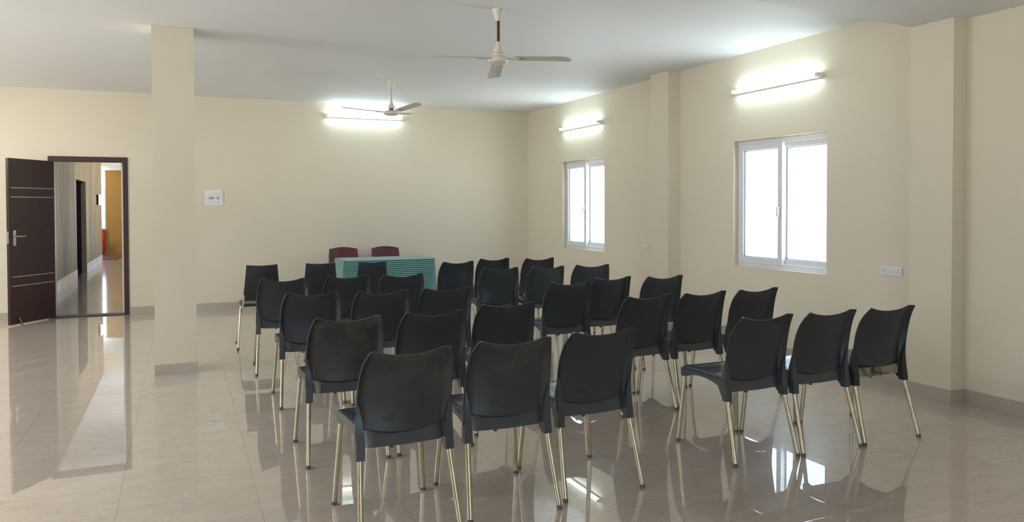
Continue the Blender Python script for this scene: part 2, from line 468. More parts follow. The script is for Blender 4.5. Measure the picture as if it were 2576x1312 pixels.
# corridor seen through the door
CZ = 3.1
CX0, CX1, CY1 = -2.03, .35, 28.2
bm = B(); box(bm, -4.6, CX1+.1, YB+.02, CY1+.2, -.12, -.0005); struct('floor', bm, M['corr_floor'], 'polished marble floor of the corridor')
bm = B(); box(bm, -4.6, CX1+.1, YB+T+.04, CY1+.2, CZ, CZ+.1); struct('ceiling', bm, M['ceil'], 'corridor ceiling')
bm = B()
for a, b in ((YB+T, 18.5), (20.25, 24.0)): box(bm, CX0-.1, CX0, a, b, 0, CZ)
box(bm, CX0-.1, CX0, 18.5, 20.25, 2.1, CZ); box(bm, CX0-1.4, CX0, 24.0, 24.08, 0, CZ)
struct('wall_corridor', bm, M['oak'], 'oak panelled wall of the corridor')
bm = B()
for a, b in ((YB+T, 18.45), (20.3, 24.0)): box(bm, CX0, CX0+.012, a, b, 0, .20)
struct('baseboard_corridor', bm, M['marble'], 'white marble skirting along the oak wall')
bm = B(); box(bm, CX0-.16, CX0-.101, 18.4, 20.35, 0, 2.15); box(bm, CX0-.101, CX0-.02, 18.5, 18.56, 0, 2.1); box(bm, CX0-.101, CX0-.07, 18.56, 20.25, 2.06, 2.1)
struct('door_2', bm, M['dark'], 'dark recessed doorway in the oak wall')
# unseen right wall of the corridor, tall openings added to light it
bm = B()
for a, b in ((YB+T, 14.0), (15.0, 19.0), (20.4, 22.4), (24.2, CY1)): box(bm, CX1, CX1+.1, a, b, 0, CZ)
for a, b in ((14.0, 15.0), (19.0, 20.4), (22.4, 24.2)): box(bm, CX1, CX1+.1, a, b, 0, .1); box(bm, CX1, CX1+.1, a, b, 2.5, CZ)
struct('wall_corridor_right', bm, M['corr_wall'], 'cream right wall of the corridor')
# end wall: bright window strip and ochre wall
bm = B(); box(bm, -2.24, CX1, 28.0, 28.1, 0, CZ); box(bm, -4.6, -3.3, 28.0, 28.1, 0, CZ); box(bm, -3.3, -2.24, 28.0, 28.1, 0, .8); box(bm, -3.3, -2.24, 28.0, 28.1, 2.72, CZ)
struct('wall_corridor_end', bm, M['ochre'], 'ochre wall at the end of the corridor')
bm = B(); box(bm, -4.7, -4.6, 24.0, 28.1, 0, CZ); struct('wall_lobby', bm, M['corr_wall'])
bm = B(); box(bm, -4.6, CX1, 24.6, 25.0, 2.72, CZ); struct('trim_2', bm, M['corr_wall'], 'cream beam across the corridor')
bm = B(); box(bm, -2.9, -1.2, 25.0, 27.9, 2.70, 2.715); struct('trim_3', bm, M['white_paint'], 'white false ceiling panel at the corridor end')
wf = tag(empty('window_3', (-2.77, 28.05, .8)), 'bright window at the end of the corridor', kind='structure')
bm = B()
box(bm, -.53, -.49, -.03, .03, 0, 1.92); box(bm, .49, .53, -.03, .03, 0, 1.92); box(bm, -.49, .49, -.03, .03, 0, .04); box(bm, -.49, .49, -.03, .03, 1.88, 1.92)
obj('window_frame', bm, M['upvc'], wf)
bm = B(); box(bm, -.49, .49, -.003, .003, .04, 1.88); obj('glass_pane', bm, M['glass'], wf)
# red bench under the corridor window
rb = tag(empty('red_bench', (-2.72, 27.6, 0)), 'red upholstered bench at the corridor end under the bright window', 'bench')
bm = B(); box(bm, -.6, .46, -.3, .3, .08, .42); obj('seat', bm, M['red'], rb, bevel=.03)
bm = B(); box(bm, -.6, .46, .18, .32, .42, .80); obj('backrest', bm, M['red'], rb, bevel=.03)
for sx in (-.5, .36):
    for sy in (-.2, .2):
        bm = B(); box(bm, sx-.03, sx+.03, sy-.03, sy+.03, 0, .08); obj('leg', bm, M['dark'], rb)
bm = B(); box(bm, -2.6, -1.72, 24.9, 27.0, 0, .012)
tag(obj('doormat', bm, M['mat'], bevel=.004), 'dark red mat on the floor at the corridor end', 'mat')
sl = tag(empty('wall_lamp', (CX0, 22.72, 1.57)), 'small white lamp on the oak corridor wall', 'lamp')
bm = B(); box(bm, 0, .03, -.05, .05, 0, .27); obj('back_plate', bm, M['dark'], sl)
bm = B(); tube(bm, [(.07, 0, 0), (.085, 0, .04), (.085, 0, .23), (.07, 0, .27)], .024, 12); obj('shade', bm, M['lamp'], sl, smooth=40)

# ------------------------------------------------------------------ tube lights
def tube_light(loc, rz, label, L=1.19):
    r = tag(empty('tube_light', loc, rz), label, 'light', 'fluorescent tube lights')   # local x along the tube, +y out of the wall
    bm = B(); box(bm, -L/2-.02, L/2+.02, -.004, .035, -.022, .022); obj('batten', bm, M['white_metal'], r, bevel=.003)
    for s in (-1, 1):
        bm = B(); box(bm, min(s*(L/2-.015), s*(L/2+.022)), max(s*(L/2-.015), s*(L/2+.022)), .0, .085, -.019, .019); obj('end_cap', bm, M['white_metal'], r, bevel=.004)
    bm = B(); tube(bm, [(-L/2+.014, .068, 0), (L/2-.014, .068, 0)], .013, 14); obj('tube', bm, M['tube'], r, smooth=40)
tube_light((XW, 6.03, 2.714), PI/2, 'lit white tube light above the larger window')
tube_light((XW, 10.10, 2.695), PI/2, 'lit white tube light above the window by the back corner')
tube_light((2.66, YB, 2.905), PI, 'lit white tube light high on the back wall behind the fan')

# ------------------------------------------------------------------ ceiling fans
def fan(loc, az, label, rodm, bodym, droop, fat=1.0):
    r = tag(empty('ceiling_fan', loc), label, 'fan', 'three-blade ceiling fans')
    bm = B(); lathe(bm, [(.0, 0), (.056, 0), (.053, -.012), (.030, -.06), (.019, -.095), (0, -.097)], 28); obj('canopy', bm, bodym, r, smooth=50)
    bm = B(); tube(bm, [(0, 0, -.09), (0, 0, -.275)], .0125 if rodm == M['brown_rod'] else .010, 14); obj('down_rod', bm, rodm, r, smooth=50)
    bm = B(); lathe(bm, [(.0, -.262), (.014, -.262), (.020, -.285), (.040, -.335), (.044, -.345), (.042, -.352), (0, -.352)], 28); obj('lower_canopy', bm, bodym, r, smooth=40)
    bm = B(); lathe(bm, [(0, -.374), (.05, -.376), (.098, -.396), (.104, -.408), (.098, -.424), (.07, -.438), (0, -.446)] if fat > 1 else [(0, -.35), (.030, -.35), (.046, -.362), (.048*fat, -.372), (.072*fat, -.392), (.083*fat, -.404), (.085*fat, -.42), (.078*fat, -.432), (.05*fat, -.444), (0, -.447)], 32)
    obj('motor', bm, bodym, r, smooth=35)
    if fat > 1:
        bm = B(); lathe(bm, [(0, -.34), (.026, -.34), (.026, -.372), (0, -.372)], 20); obj('shaft_collar', bm, M['gasket'], r, smooth=40)
    zb = -.402
    for k in range(3):
        a = az + k*2*PI/3
        Mx = Matrix.Rotation(a, 4, 'Z')
        tilt = math.radians(-9)
        def P(rad, c, dz=0):                     # radial, chord: droop and pitch
            return Mx @ Vector((rad, c*math.cos(tilt), zb - droop*(rad/.62)**1.3 + c*math.sin(tilt) + dz))
        bm = B(); n = 14; loops = []
        for i in range(n+1):
            t = i/n; rad = lerp(.15, .625, t)
            hw = lerp(.052, .062, t); lo, hi = -hw, hw
            if t > .93: k2 = math.sqrt(max(0, 1-((t-.93)/.07)**2))*.45+.55; lo *= k2; hi *= k2
            sec = []
            for j in range(7):
                u = j/6; c = lerp(lo, hi, u); cam = .006*(1-(2*u-1)**2)
                sec.append((c, cam))
            top = [bm.verts.new(P(rad, c, cam+.0015)) for c, cam in sec]
            bot = [bm.verts.new(P(rad, c, cam-.0015)) for c, cam in reversed(sec)]
            loops.append(top+bot)
        m_ = len(loops[0])
        for A_, B_ in zip(loops, loops[1:]):
            for j in range(m_): bm.faces.new((A_[j], B_[j], B_[(j+1) % m_], A_[(j+1) % m_]))
        bm.faces.new(loops[0][::-1]); bm.faces.new(loops[-1])
        bl = obj('blade', bm, M['blade'], r, smooth=40)
        bm = B()
        for c in (-.022, .022):
            tube(bm, [P(.07, c*.8, .005), P(.12, c, .0), P(.19, c*1.2, -.005)], .006, 8)
        box_c = [P(.17, -.035, -.004), P(.20, -.035, -.004), P(.20, .035, -.004), P(.17, .035, -.004)]
        hexa(bm, [p - Vector((0, 0, .004)) for p in box_c], box_c)
        obj('blade_arm', bm, M['grey_metal'], bl, smooth=40)
cy = math.radians(23.28)
def az(deg): return PI/2 - cy - math.radians(deg)
fan((2.393, 5.835, H), az(-5), 'near cream ceiling fan on a brown rod', M['brown_rod'], M['cream_metal'], .052)
fan((2.477, 9.645, H), az(19), 'farther ceiling fan on a grey rod in front of the lit tube', M['grey_metal'], M['cream_metal'], -.05, 1.16)

# ------------------------------------------------------------------ moulded plastic chair
def make_back(bm, top=.855, dip=.028, wtab=None, ytab=None, seam=True, th=.008, wrap=.030, belly=.018):
    wtab = wtab or [(.36, .234), (.48, .229), (.58, .2255), (.67, .2245), (.74, .219), (.80, .208), (.855, .189)]
    ytab = ytab or [(.36, .090), (.48, .100), (.58, .099), (.67, .086), (.74, .067), (.80, .040), (.855, 0.0)]
    NR = 26
    S = [-1, -.5, 'c'] 
    cols = [('o', -1), ('r', -1), ('b', -1)] + [('p', -1+2*i/18) for i in range(19)] + [('b', 1), ('r', 1), ('o', 1)]
    def zbot(s): return .462 + .026*s*s
    def ztop(s): return top - dip*(1-s*s)
    def rear(kind, s, t):
        zs = s if kind == 'p' else math.copysign(1, s)
        zt = ztop(zs if kind == 'p' else zs); zb = zbot(zs) if kind == 'p' else .44
        z = lerp(zb, zt, t)
        wo = sinterp(wtab, z); wp = wo - lerp(.034, .024, t); yc = sinterp(ytab, z)
        dp = lerp(wrap, wrap*.72, t)
        if kind == 'o': return Vector((math.copysign(wo, s), yc, z))
        if kind == 'r': return Vector((math.copysign(lerp(wp, wo, .45), s), yc+dp*.58, z))
        if kind == 'b': return Vector((math.copysign(lerp(wp, wo, .06), s), yc+dp*.96, z))
        return Vector((s*(wp-.002), yc+dp-belly*(1-s*s), z))
    R = [[rear(k, s, j/NR) for k, s in cols] for j in range(NR+1)]
    nC = len(cols)
    def normal(j, i):
        a = R[min(j+1, NR)][i]-R[max(j-1, 0)][i]; b = R[j][min(i+1, nC-1)]-R[j][max(i-1, 0)]
        return a.cross(b).normalized()
    rv = [[bm.verts.new(R[j][i]) for i in range(nC)] for j in range(NR+1)]
    fv = []
    for j in range(NR+1):
        row = []
        for i in range(nC):
            nn = normal(j, i)
            if nn.y < 0: nn = -nn
            row.append(bm.verts.new(R[j][i]+nn*th))
        fv.append(row)
    for j in range(NR):
        for i in range(nC-1):
            bm.faces.new((rv[j][i], rv[j][i+1], rv[j+1][i+1], rv[j+1][i]))
            bm.faces.new((fv[j][i+1], fv[j][i], fv[j+1][i], fv[j+1][i+1]))
    for j in range(NR):
        bm.faces.new((rv[j][0], rv[j+1][0], fv[j+1][0], fv[j][0])); bm.faces.new((rv[j+1][-1], rv[j][-1], fv[j][-1], fv[j+1][-1]))
    for i in range(nC-1):
        bm.faces.new((rv[0][i+1], rv[0][i], fv[0][i], fv[0][i+1])); bm.faces.new((rv[NR][i], rv[NR][i+1], fv[NR][i+1], fv[NR][i]))
    def surf(x, z):
        best = None
        wp = sinterp(wtab, z)-.032; s = x/wp; yc = sinterp(ytab, z)
        t = (z-.45)/(top-.45)
        return yc+lerp(wrap, wrap*.72, t)-belly*(1-s*s)
    return surf

def emboss(bm, surf):
    # raised oval mark and a small cluster of pips near the foot of the back
    n = 28; rings = []
    for a, b, h in ((.030, .013, .0004), (.0285, .0118, -.0022), (.026, .0095, -.0022), (.0245, .0080, .0004)):
        ring_ = []
        for k in range(n):
            x = -.075+a*math.cos(2*PI*k/n); z = .53+b*math.sin(2*PI*k/n)
            ring_.append(bm.verts.new((x, surf(x, z)+h, z)))
        rings.append(ring_)
    for A_, B_ in zip(rings, rings[1:]):
        for k in range(n): bm.faces.new((A_[k], A_[(k+1) % n], B_[(k+1) % n], B_[k]))
    box(bm, -.088, -.062, surf(-.075, .53)-.0018, surf(-.075, .53)+.002, .5285, .5315)
    for dx, dz in ((.070, .530), (.086, .534), (.097, .528), (.078, .541)):
        y = surf(dx, dz); tube(bm, [(dx, y+.001, dz), (dx, y-.002, dz)], .0042, 8)

def make_seat(bm):
    # plan outline of the seat, anticlockwise from the rear right
    def half(y): return lerp(.205, .222, min(1, max(0, (y-.11)/.35)))
    out = []
    rc = .045; yf = .552; wf = half(.5)
    nside = 14
    for i in range(nside+1):
        y = lerp(.142, yf-rc, i/nside); out.append((half(y), y, 'side'))
    for k in range(1, 7):
        a = k/6*PI/2*.999; out.append((wf-rc+rc*math.cos(a), yf-rc+rc*math.sin(a), 'front'))
    right = out; left = [(-x, y, t) for x, y, t in reversed(out)]
    nfront = 8
    front = [(lerp(wf-rc, -(wf-rc), (i+1)/(nfront+1)), yf, 'front') for i in range(nfront)]
    nrear = 10
    rear = [(lerp(-half(.142), half(.142), (i+1)/(nrear+1)), .142, 'rear') for i in range(nrear)]
    loop = right+front+left+rear
    sidebot = [(.116, .402), (.17, .418), (.24, .440), (.32, .452), (.40, .450), (.46, .436), (.505, .424), (.56, .423)]
    def zb(x, y, t):
        if t == 'rear': return .398+.012*(1-(x/.2)**2)*0 + .006*(abs(x)/.2)
        if t == 'side' or abs(x) > wf-rc*1.02: return sinterp(sidebot, y)
        return .452
    def ztop(x, y):
        e = min(1, (half(min(y, .5))-abs(x))/.09); e2 = min(1, (yf-y)/.07)
        k = max(0, min(e, e2)); k = k*k*(3-2*k)
        return .489 - .012*k - .006*max(0, (y-.50)/.05)
    def rr(p, d):      # inset towards the centre
        c = Vector((0, .33)); v = Vector((p[0], p[1]))-c
        return Vector((p[0], p[1])) - v.normalized()*d
    L = len(loop)
    rings = []
    # skirt inside bottom, outside bottom, outside top, rounding, then inner rings
    def add(fn): rings.append([bm.verts.new(fn(p)) for p in loop])
    ap = lambda p: (p[0], p[1]-(.030 if p[2] == 'rear' else 0))      # the rear apron slopes out towards its foot
    add(lambda p: (*rr(p, .012), .470)); add(lambda p: (*rr(ap(p), .010), zb(*p))); add(lambda p: (*ap(p), zb(*p)))
    add(lambda p: (p[0]*1.0, p[1], ztop(p[0], p[1])-.008))
    add(lambda p: (*rr(p, .002), ztop(p[0], p[1])-.003)); add(lambda p: (*rr(p, .008), ztop(p[0], p[1])))
    for f in (.88, .74, .58, .40, .2):
        def fn(p, f=f):
            q = rr(p, .008); x = q[0]*f; y = .33+(q[1]-.33)*f; return (x, y, ztop(x, y))
        add(fn)
    for A_, B_ in zip(rings, rings[1:]):
        for k in range(L): bm.faces.new((A_[k], A_[(k+1) % L], B_[(k+1) % L], B_[k]))
    c = bm.verts.new((0, .33, ztop(0, .33)))
    for k in range(L): bm.faces.new((rings[-1][k], rings[-1][(k+1) % L], c))
    bm.faces.new(rings[0][::-1])
    # rear posts that take the rear legs, flowing up into the edge of the back
    for s in (-1, 1):
        secs = [(.356, .193, .2345, .084, .126), (.40, .192, .2330, .088, .132), (.46, .193, .2300, .096, .138), (.52, .200, .2280, .0995, .134), (.57, .211, .2262, .0995, .120), (.61, .221, .2252, .0955, .104)]
        prev = None
        for z, xi, xo, ya, yb in secs:
            q = [bm.verts.new((s*x, y, z)) for x, y in ((xi, ya), (xo, ya+.002), (xo, yb), (xi, yb))]
            if prev:
                for k in range(4): bm.faces.new((prev[k], prev[(k+1) % 4], q[(k+1) % 4], q[k]))
            else: bm.faces.new(q[::-1])
            prev = q
        bm.faces.new(prev)
        # the side apron runs into the post
        hexa(bm, [(s*.193, .118, .358), (s*.2340, .118, .358), (s*.2085, .20, .430), (s*.190, .20, .430)],
                 [(s*.193, .118, .470), (s*.2295, .118, .470), (s*.2085, .20, .474), (s*.190, .20, .474)])
        # front leg sockets
        hexa(bm, [(s*.186, .508, .421), (s*.219, .508, .421), (s*.219, .546, .421), (s*.186, .546, .421)],
                 [(s*.180, .500, .472), (s*.220, .500, .472), (s*.220, .548, .472), (s*.180, .548, .472)])
    box(bm, -.066, -.052, .120, .132, .388, .405)

def make_chair(name, mats, seatm):
    r = empty(name)
    bm = B(); make_seat(bm); obj('seat', bm, seatm, r, smooth=38)
    bm = B(); sf = make_back(bm); emboss(bm, sf); obj('backrest', bm, mats, r, smooth=50, bevel=.0028, segs=3)
    for s in (-1, 1):
        for a, b in (((s*.213, .106, .375), (s*.235, .004, .010)), ((s*.203, .527, .44), (s*.235, .553, .010))):
            bm = B(); tube(bm, [a, b], .0135, 14); lg = obj('leg', bm, M['leg'], r, smooth=50)
            d = (Vector(b)-Vector(a)).normalized()
            bm = B(); tube(bm, [Vector(b)-d*.008, Vector(b)+d*.003, (b[0]+d.x*.010, b[1]+d.y*.010, 0)], [.0140, .0140, .0132], 14); obj('foot_cap', bm, M['rubber'], lg, smooth=50)
    return r

def dup(root):
    r = root.copy(); COL.objects.link(r)
    for ch in root.children:
        c = ch.copy(); COL.objects.link(c); c.parent = r
        for g in ch.children:
            d = g.copy(); COL.objects.link(d); d.parent = c
    return r

LB, RB = 'left block', 'right block'
ORD = {1: 'row nearest the camera', 2: 'second row from the camera', 3: 'third row from the camera', 4: 'fourth row from the camera', 5: 'row farthest from the camera'}
POS = {'L': 'left seat', 'M': 'middle seat', 'R': 'right seat'}
# id: (x, y, yaw degrees, block, row, seat, look, wear)
CH = [
 (25, .946, 3.345, 1.8, LB, 1, 'L', 'dusty black plastic chair', 'd'), (26, 1.478, 3.39, -.4, LB, 1, 'M', 'scratched black plastic chair', 'd'), (27, 2.012, 3.455, 1.8, LB, 1, 'R', 'black plastic chair', 'c'),
 (28, 3.15, 3.525, .6, RB, 1, 'L', 'black plastic chair', 'c'), (29, 3.648, 3.515, .6, RB, 1, 'M', 'black plastic chair', 'c'), (30, 4.152, 3.515, -.6, RB, 1, 'R', 'pale-scuffed black chair', 's'),
 (23, .888, 4.48, 0, LB, 2, 'L', 'brown-stained black chair', 'x'), (24, 1.427, 4.50, 1, LB, 2, 'M', 'black plastic chair', 'c'), (19, 1.997, 4.695, 1, LB, 2, 'R', 'black plastic chair', 'c'),
 (20, 3.105, 4.69, 2, RB, 2, 'L', 'black plastic chair', 'c'), (21, 3.61, 4.705, 1.5, RB, 2, 'M', 'black plastic chair', 'c'), (22, 4.138, 4.73, 1.5, RB, 2, 'R', 'black plastic chair', 'c'),
 (17, .90, 5.885, 0, LB, 3, 'L', 'black plastic chair', 'c'), (18, 1.41, 5.775, -1, LB, 3, 'M', 'black plastic chair', 'c'), (11, 1.939, 5.80, 0, LB, 3, 'R', 'black plastic chair', 'c'),
 (14, 3.046, 5.80, -1, RB, 3, 'L', 'black plastic chair', 'c'), (15, 3.60, 6.035, 2, RB, 3, 'M', 'black plastic chair', 'c'), (16, 4.115, 5.96, 0, RB, 3, 'R', 'black plastic chair', 'c'),
 (8, .835, 7.14, -3, LB, 4, 'L', 'black plastic chair', 'c'), (9, 1.435, 7.205, 3, LB, 4, 'M', 'black plastic chair', 'c'), (10, 1.938, 7.13, -1, LB, 4, 'R', 'black plastic chair', 'c'),
 (12, 3.085, 7.47, -5, RB, 4, 'L', 'black plastic chair', 'c'), (13, 3.612, 7.41, 0, RB, 4, 'M', 'black plastic chair', 'c'), (7, 4.165, 7.425, -8, RB, 4, 'R', 'black plastic chair', 'c'),
 (4, 2.99, 8.54, 3, RB, 5, 'L', 'black plastic chair', 'c'), (5, 3.58, 8.86, 0, RB, 5, 'M', 'black plastic chair', 'c'), (6, 4.115, 8.675, 0, RB, 5, 'R', 'black plastic chair', 'c'),
]
proto = make_chair('plastic_chair', M['plastic'], M['plastic_seat'])
for i, (n_, x, y, yaw, blk, row, seat, look, wear) in enumerate(CH):
    r = proto if i == 0 else dup(proto)
    r.location = (x, y, 0); r.rotation_euler = (0, 0, math.radians(yaw))
    tag(r, '%s, %s of the %s, %s' % (look, POS[seat], blk, ORD[row]), 'chair', 'black audience chairs in rows')
    for ch in r.children:
        nm = ch.name.split('.')[0]
        if nm in ('seat', 'backrest'):
            mt = M['plastic_dusty'] if wear == 'd' else M['plastic_scuffed'] if wear == 'x' else M['plastic']  # clean ones keep the plain plastic
            if wear == 's' and nm == 'seat': mt = M['plastic_seat_scuffed']
            elif nm == 'seat': mt = M['plastic_seat']
            ch.material_slots[0].link = 'OBJECT'; ch.material_slots[0].material = mt

# ------------------------------------------------------------------ chrome-framed chairs, left block farthest row
def make_chrome_chair(name):
    r = empty(name)
    # back panel, slightly curved
    bm = B(); NR, NC = 10, 10; g = []
    for j in range(NR+1):
        t = j/NR; row = []
        for i in range(NC+1):
            s = -1+2*i/NC; w = lerp(.196, .158, t**.8)
            z = lerp(.50, .888, t) - .010*(1-s*s)*(t > .5)*(2*t-1)
            y = lerp(.125, .045, t) + .018*s*s - .02*math.sin(t*PI)
            row.append(Vector((s*w, y, z)))
        g.append(row)
    rv = [[bm.verts.new(p) for p in row] for row in g]; fv = [[bm.verts.new(p+Vector((0, .014, .002))) for p in row] for row in g]
    for j in range(NR):
        for i in range(NC):
            bm.faces.new((rv[j][i], rv[j][i+1], rv[j+1][i+1], rv[j+1][i])); bm.faces.new((fv[j][i+1], fv[j][i], fv[j+1][i], fv[j+1][i+1]))
        bm.faces.new((rv[j][0], rv[j+1][0], fv[j+1][0], fv[j][0])); bm.faces.new((rv[j+1][NC], rv[j][NC], fv[j][NC], fv[j+1][NC]))
    for i in range(NC):
        bm.faces.new((rv[0][i+1], rv[0][i], fv[0][i], fv[0][i+1])); bm.faces.new((rv[NR][i], rv[NR][i+1], fv[NR][i+1], fv[NR][i]))
    obj('backrest', bm, M['slate'], r, smooth=40)
    # seat
    bm = B(); pts = []
    for x, y in ((-.19, .15), (.19, .15), (.215, .30), (.215, .52), (.18, .56), (-.18, .56), (-.215, .52), (-.215, .30)): pts.append((x, y))
    prism_z(bm, pts, .440, .468); obj('seat', bm, M['slate'], r, bevel=.01, smooth=40)
    bm = B()
    for s in (-1, 1):
        tube(bm, [(s*.20, .10+.35, .425), (s*.205, .30, .425), (s*.20, .16, .43), (s*.185, .135, .47), (s*.178, .128, .56), (s*.165, .11, .66)], .010, 10)
    tube(bm, [(-.205, .27, .422), (.205, .27, .422)], .010, 10); tube(bm, [(-.205, .40, .422), (.205, .40, .422)], .010, 10)
    obj('frame', bm, M['chrome'], r, smooth=50)
    for s in (-1, 1):
        for a, b in (((s*.207, .235, .425), (s*.252, 0, .012)), ((s*.207, .30, .425), (s*.245, .49, .012))):
            bm = B(); tube(bm, [a, (a[0]+s*.004, a[1]+(b[1]-a[1])*.06, .40), b], .0105, 10); lg = obj('leg', bm, M['chrome'], r, smooth=50)
            bm = B(); tube(bm, [(b[0], b[1], .03), (b[0], b[1], 0)], .013, 10); obj('foot_cap', bm, M['rubber'], lg, smooth=50)
    return r
p2 = make_chrome_chair('chrome_frame_chair')
for i, (x, y, yaw, lab) in enumerate(((.782, 8.50, -1, 'grey chair with thin chrome legs, leftmost in the row nearest the table'),
                                      (1.40, 8.50, 1, 'grey tapered-back chair beside the left end of the striped table'),
                                      (1.972, 8.48, 4, 'grey tapered-back chair right in front of the striped tablecloth'))):
    r = p2 if i == 0 else dup(p2)
    r.location = (x, y, 0); r.rotation_euler = (0, 0, math.radians(yaw)); tag(r, lab, 'chair', 'grey chrome-legged chairs')

# ------------------------------------------------------------------ maroon chairs behind the table
def make_maroon(name):
    r = empty(name)
    bm = B(); make_back(bm, top=.868, dip=-.022, wtab=[(.40, .225), (.6, .226), (.75, .222), (.87, .212), (.90, .205)], ytab=[(.36, .10), (.45, .09), (.6, .06), (.75, .03), (.9, 0)], wrap=-.012, belly=.03); obj('backrest', bm, M['maroon'], r, smooth=50)
    bm = B(); make_seat(bm); obj('seat', bm, M['maroon'], r, smooth=38)
    for s in (-1, 1):
        for a, b in (((s*.209, .101, .40), (s*.235, .0, 0)), ((s*.203, .527, .44), (s*.235, .553, 0))):
            bm = B(); tube(bm, [a, b], [.022, .017], 10); obj('leg', bm, M['maroon'], r, smooth=50)
    return r
p3 = make_maroon('maroon_chair')
for i, (x, y, lab) in enumerate(((2.255, 11.74, 'maroon plastic chair behind the table, at its left end'), (2.90, 11.74, 'maroon plastic chair behind the table, right of the other one'))):
    r = p3 if i == 0 else dup(p3)
    r.location = (x, y, 0); r.rotation_euler = (0, 0, PI); tag(r, lab, 'chair', 'maroon chairs behind the table')

# ------------------------------------------------------------------ table and cloth
TX0, TX1, TY0, TY1, TZ = 2.022, 3.300, 10.46, 11.12, .772
tb = tag(empty('table', ((TX0+TX1)/2, (TY0+TY1)/2, 0)), 'small table hidden under the green striped cloth', 'table')
hw, hd = (TX1-TX0)/2, (TY1-TY0)/2
bm = B(); box(bm, -hw+.006, hw-.006, -hd+.006, hd-.006, TZ-.03, TZ-.003); obj('tabletop', bm, M['table_wood'], tb)
for sx in (-1, 1):
    for sy in (-1, 1):
        bm = B(); cx_, cy_ = sx*(hw-.07), sy*(hd-.07); box(bm, cx_-.022, cx_+.022, cy_-.022, cy_+.022, 0, TZ-.03); obj('leg', bm, M['table_wood'], tb)

def cloth_mesh():
    bm = B(); uvl = bm.loops.layers.uv.new('UVMap')
    D = .50
    def quadgrid(fn, nu, nv, uvf):
        g = [[bm.verts.new(fn(i/nu, j/nv)) for i in range(nu+1)] for j in range(nv+1)]
        for j in range(nv):
            for i in range(nu):
                f = bm.faces.new((g[j][i], g[j][i+1], g[j+1][i+1], g[j+1][i]))
                for lp, (a, b) in zip(f.loops, ((i, j), (i+1, j), (i+1, j+1), (i, j+1))): lp[uvl].uv = uvf(a/nu, b/nv)
    top = lambda u, v: Vector((lerp(TX0, TX1, u), lerp(TY0, TY1, v), TZ + .0015*math.sin(u*17)*math.sin(v*9)))
    quadgrid(top, 24, 10, lambda u, v: (u, lerp(TY0, TY1, v)))
    # hanging sides, flaring a little, with the corner folds
    def front(u, v):
        x = lerp(TX0, TX1, u); d = v*D
        # the cloth draws in towards a fold at the right-hand corner
        x += -.115*(d/.335)*max(0, (u-.80)/.20) if u > .80 else 0
        x += .03*(d/.5)*max(0, (.12-u)/.12) if u < .12 else 0
        return Vector((x, TY0-.012-.02*v-.008*math.sin(u*21)*v, TZ-d))
    quadgrid(front, 40, 16, lambda u, v: (u, TY0-v*D))
    def left(u, v):
        y = lerp(TY0, TY1, u); d = v*D
        return Vector((TX0-.006-.055*v-.01*math.sin(u*13)*v, y - (.012+.02*v)*(1-u), TZ-d))
    quadgrid(left, 14, 14, lambda u, v: (v, lerp(TY0, TY1, u)))
    def right(u, v):
        y = lerp(TY0, TY1, u); d = v*D
        return Vector((TX1+.004+.03*v*(u*.6), y, TZ-d))
    quadgrid(right, 14, 14, lambda u, v: (v, lerp(TY0, TY1, u)))
    def back(u, v): return Vector((lerp(TX0, TX1, u), TY1+.01*v, TZ-v*D))
    quadgrid(back, 24, 10, lambda u, v: (u, TY1+v*D))
    # the corner fold at the right: a triangular flap, its stripes running aslant
    def flap(u, v):
        d = v*D
        a = Vector((TX1-.115*(d/.335), TY0-.012-.02*v, TZ-d)); b = Vector((TX1+.004+.045*v, TY0+.06*v-.03*v, TZ-d))
        p = a.lerp(b, u); p.y -= .05*v*math.sin(u*PI); return p
    quadgrid(flap, 8, 16, lambda u, v: (u, TY0-v*D+ .62*u*v*.30))
    def lflap(u, v):
        a = Vector((TX0+.03*v, TY0-.012-.02*v-.0, TZ-v*D)); b = Vector((TX0-.006-.055*v, TY0-(.012+.02*v), TZ-v*D))
        p = a.lerp(b, u); p.y -= .015*v*math.sin(u*PI); return p
    quadgrid(lflap, 6, 14, lambda u, v: (u, TY0-v*D-.1*u*v))
    bmesh.ops.remove_doubles(bm, verts=bm.verts, dist=.0006)
    return bm
tag(obj('tablecloth', cloth_mesh(), M['cloth'], smooth=50, recalc=False), 'mint green cloth with dark horizontal stripes draped over the table', 'tablecloth')

# ------------------------------------------------------------------ switches and sockets
def pins(bm, x, z, y):
    for dx, dz, r_ in ((0, .011, .0042), (-.0105, -.008, .0033), (.0105, -.008, .0033)):
        tube(bm, [(x+dx, y-.001, z+dz), (x+dx, y+.0012, z+dz)], r_, 8)
def plate(name, loc, rz, w, h, label, cat, layout):
    """local x along the wall, +y out of the wall"""
    r = tag(empty(name, loc, rz), label, cat)
    bm = B(); box(bm, -w/2, w/2, 0, .012, -h/2, h/2); obj('face_plate', bm, M['plate'], r, bevel=.004)
    layout(r)
    return r
def lay_sock(r):
    for x in (-.072, .066):
        bm = B(); box(bm, x-.024, x+.024, .012, .0145, -.024, .024); s = obj('socket', bm, M['plate'], r, bevel=.0015)
        bm = B(); pins(bm, x, 0, .0147); obj('pin_holes', bm, M['socket_dark'], s)
    for x in (-.024, .022):
        bm = B(); box(bm, x-.012, x+.012, .012, .018, -.020, .020); obj('switch', bm, M['plate'], r, bevel=.003)
plate('socket_plate', (XW, 4.659, .953), PI/2, .212, .076, 'white double socket plate on the wall right of the larger window', 'socket', lay_sock)
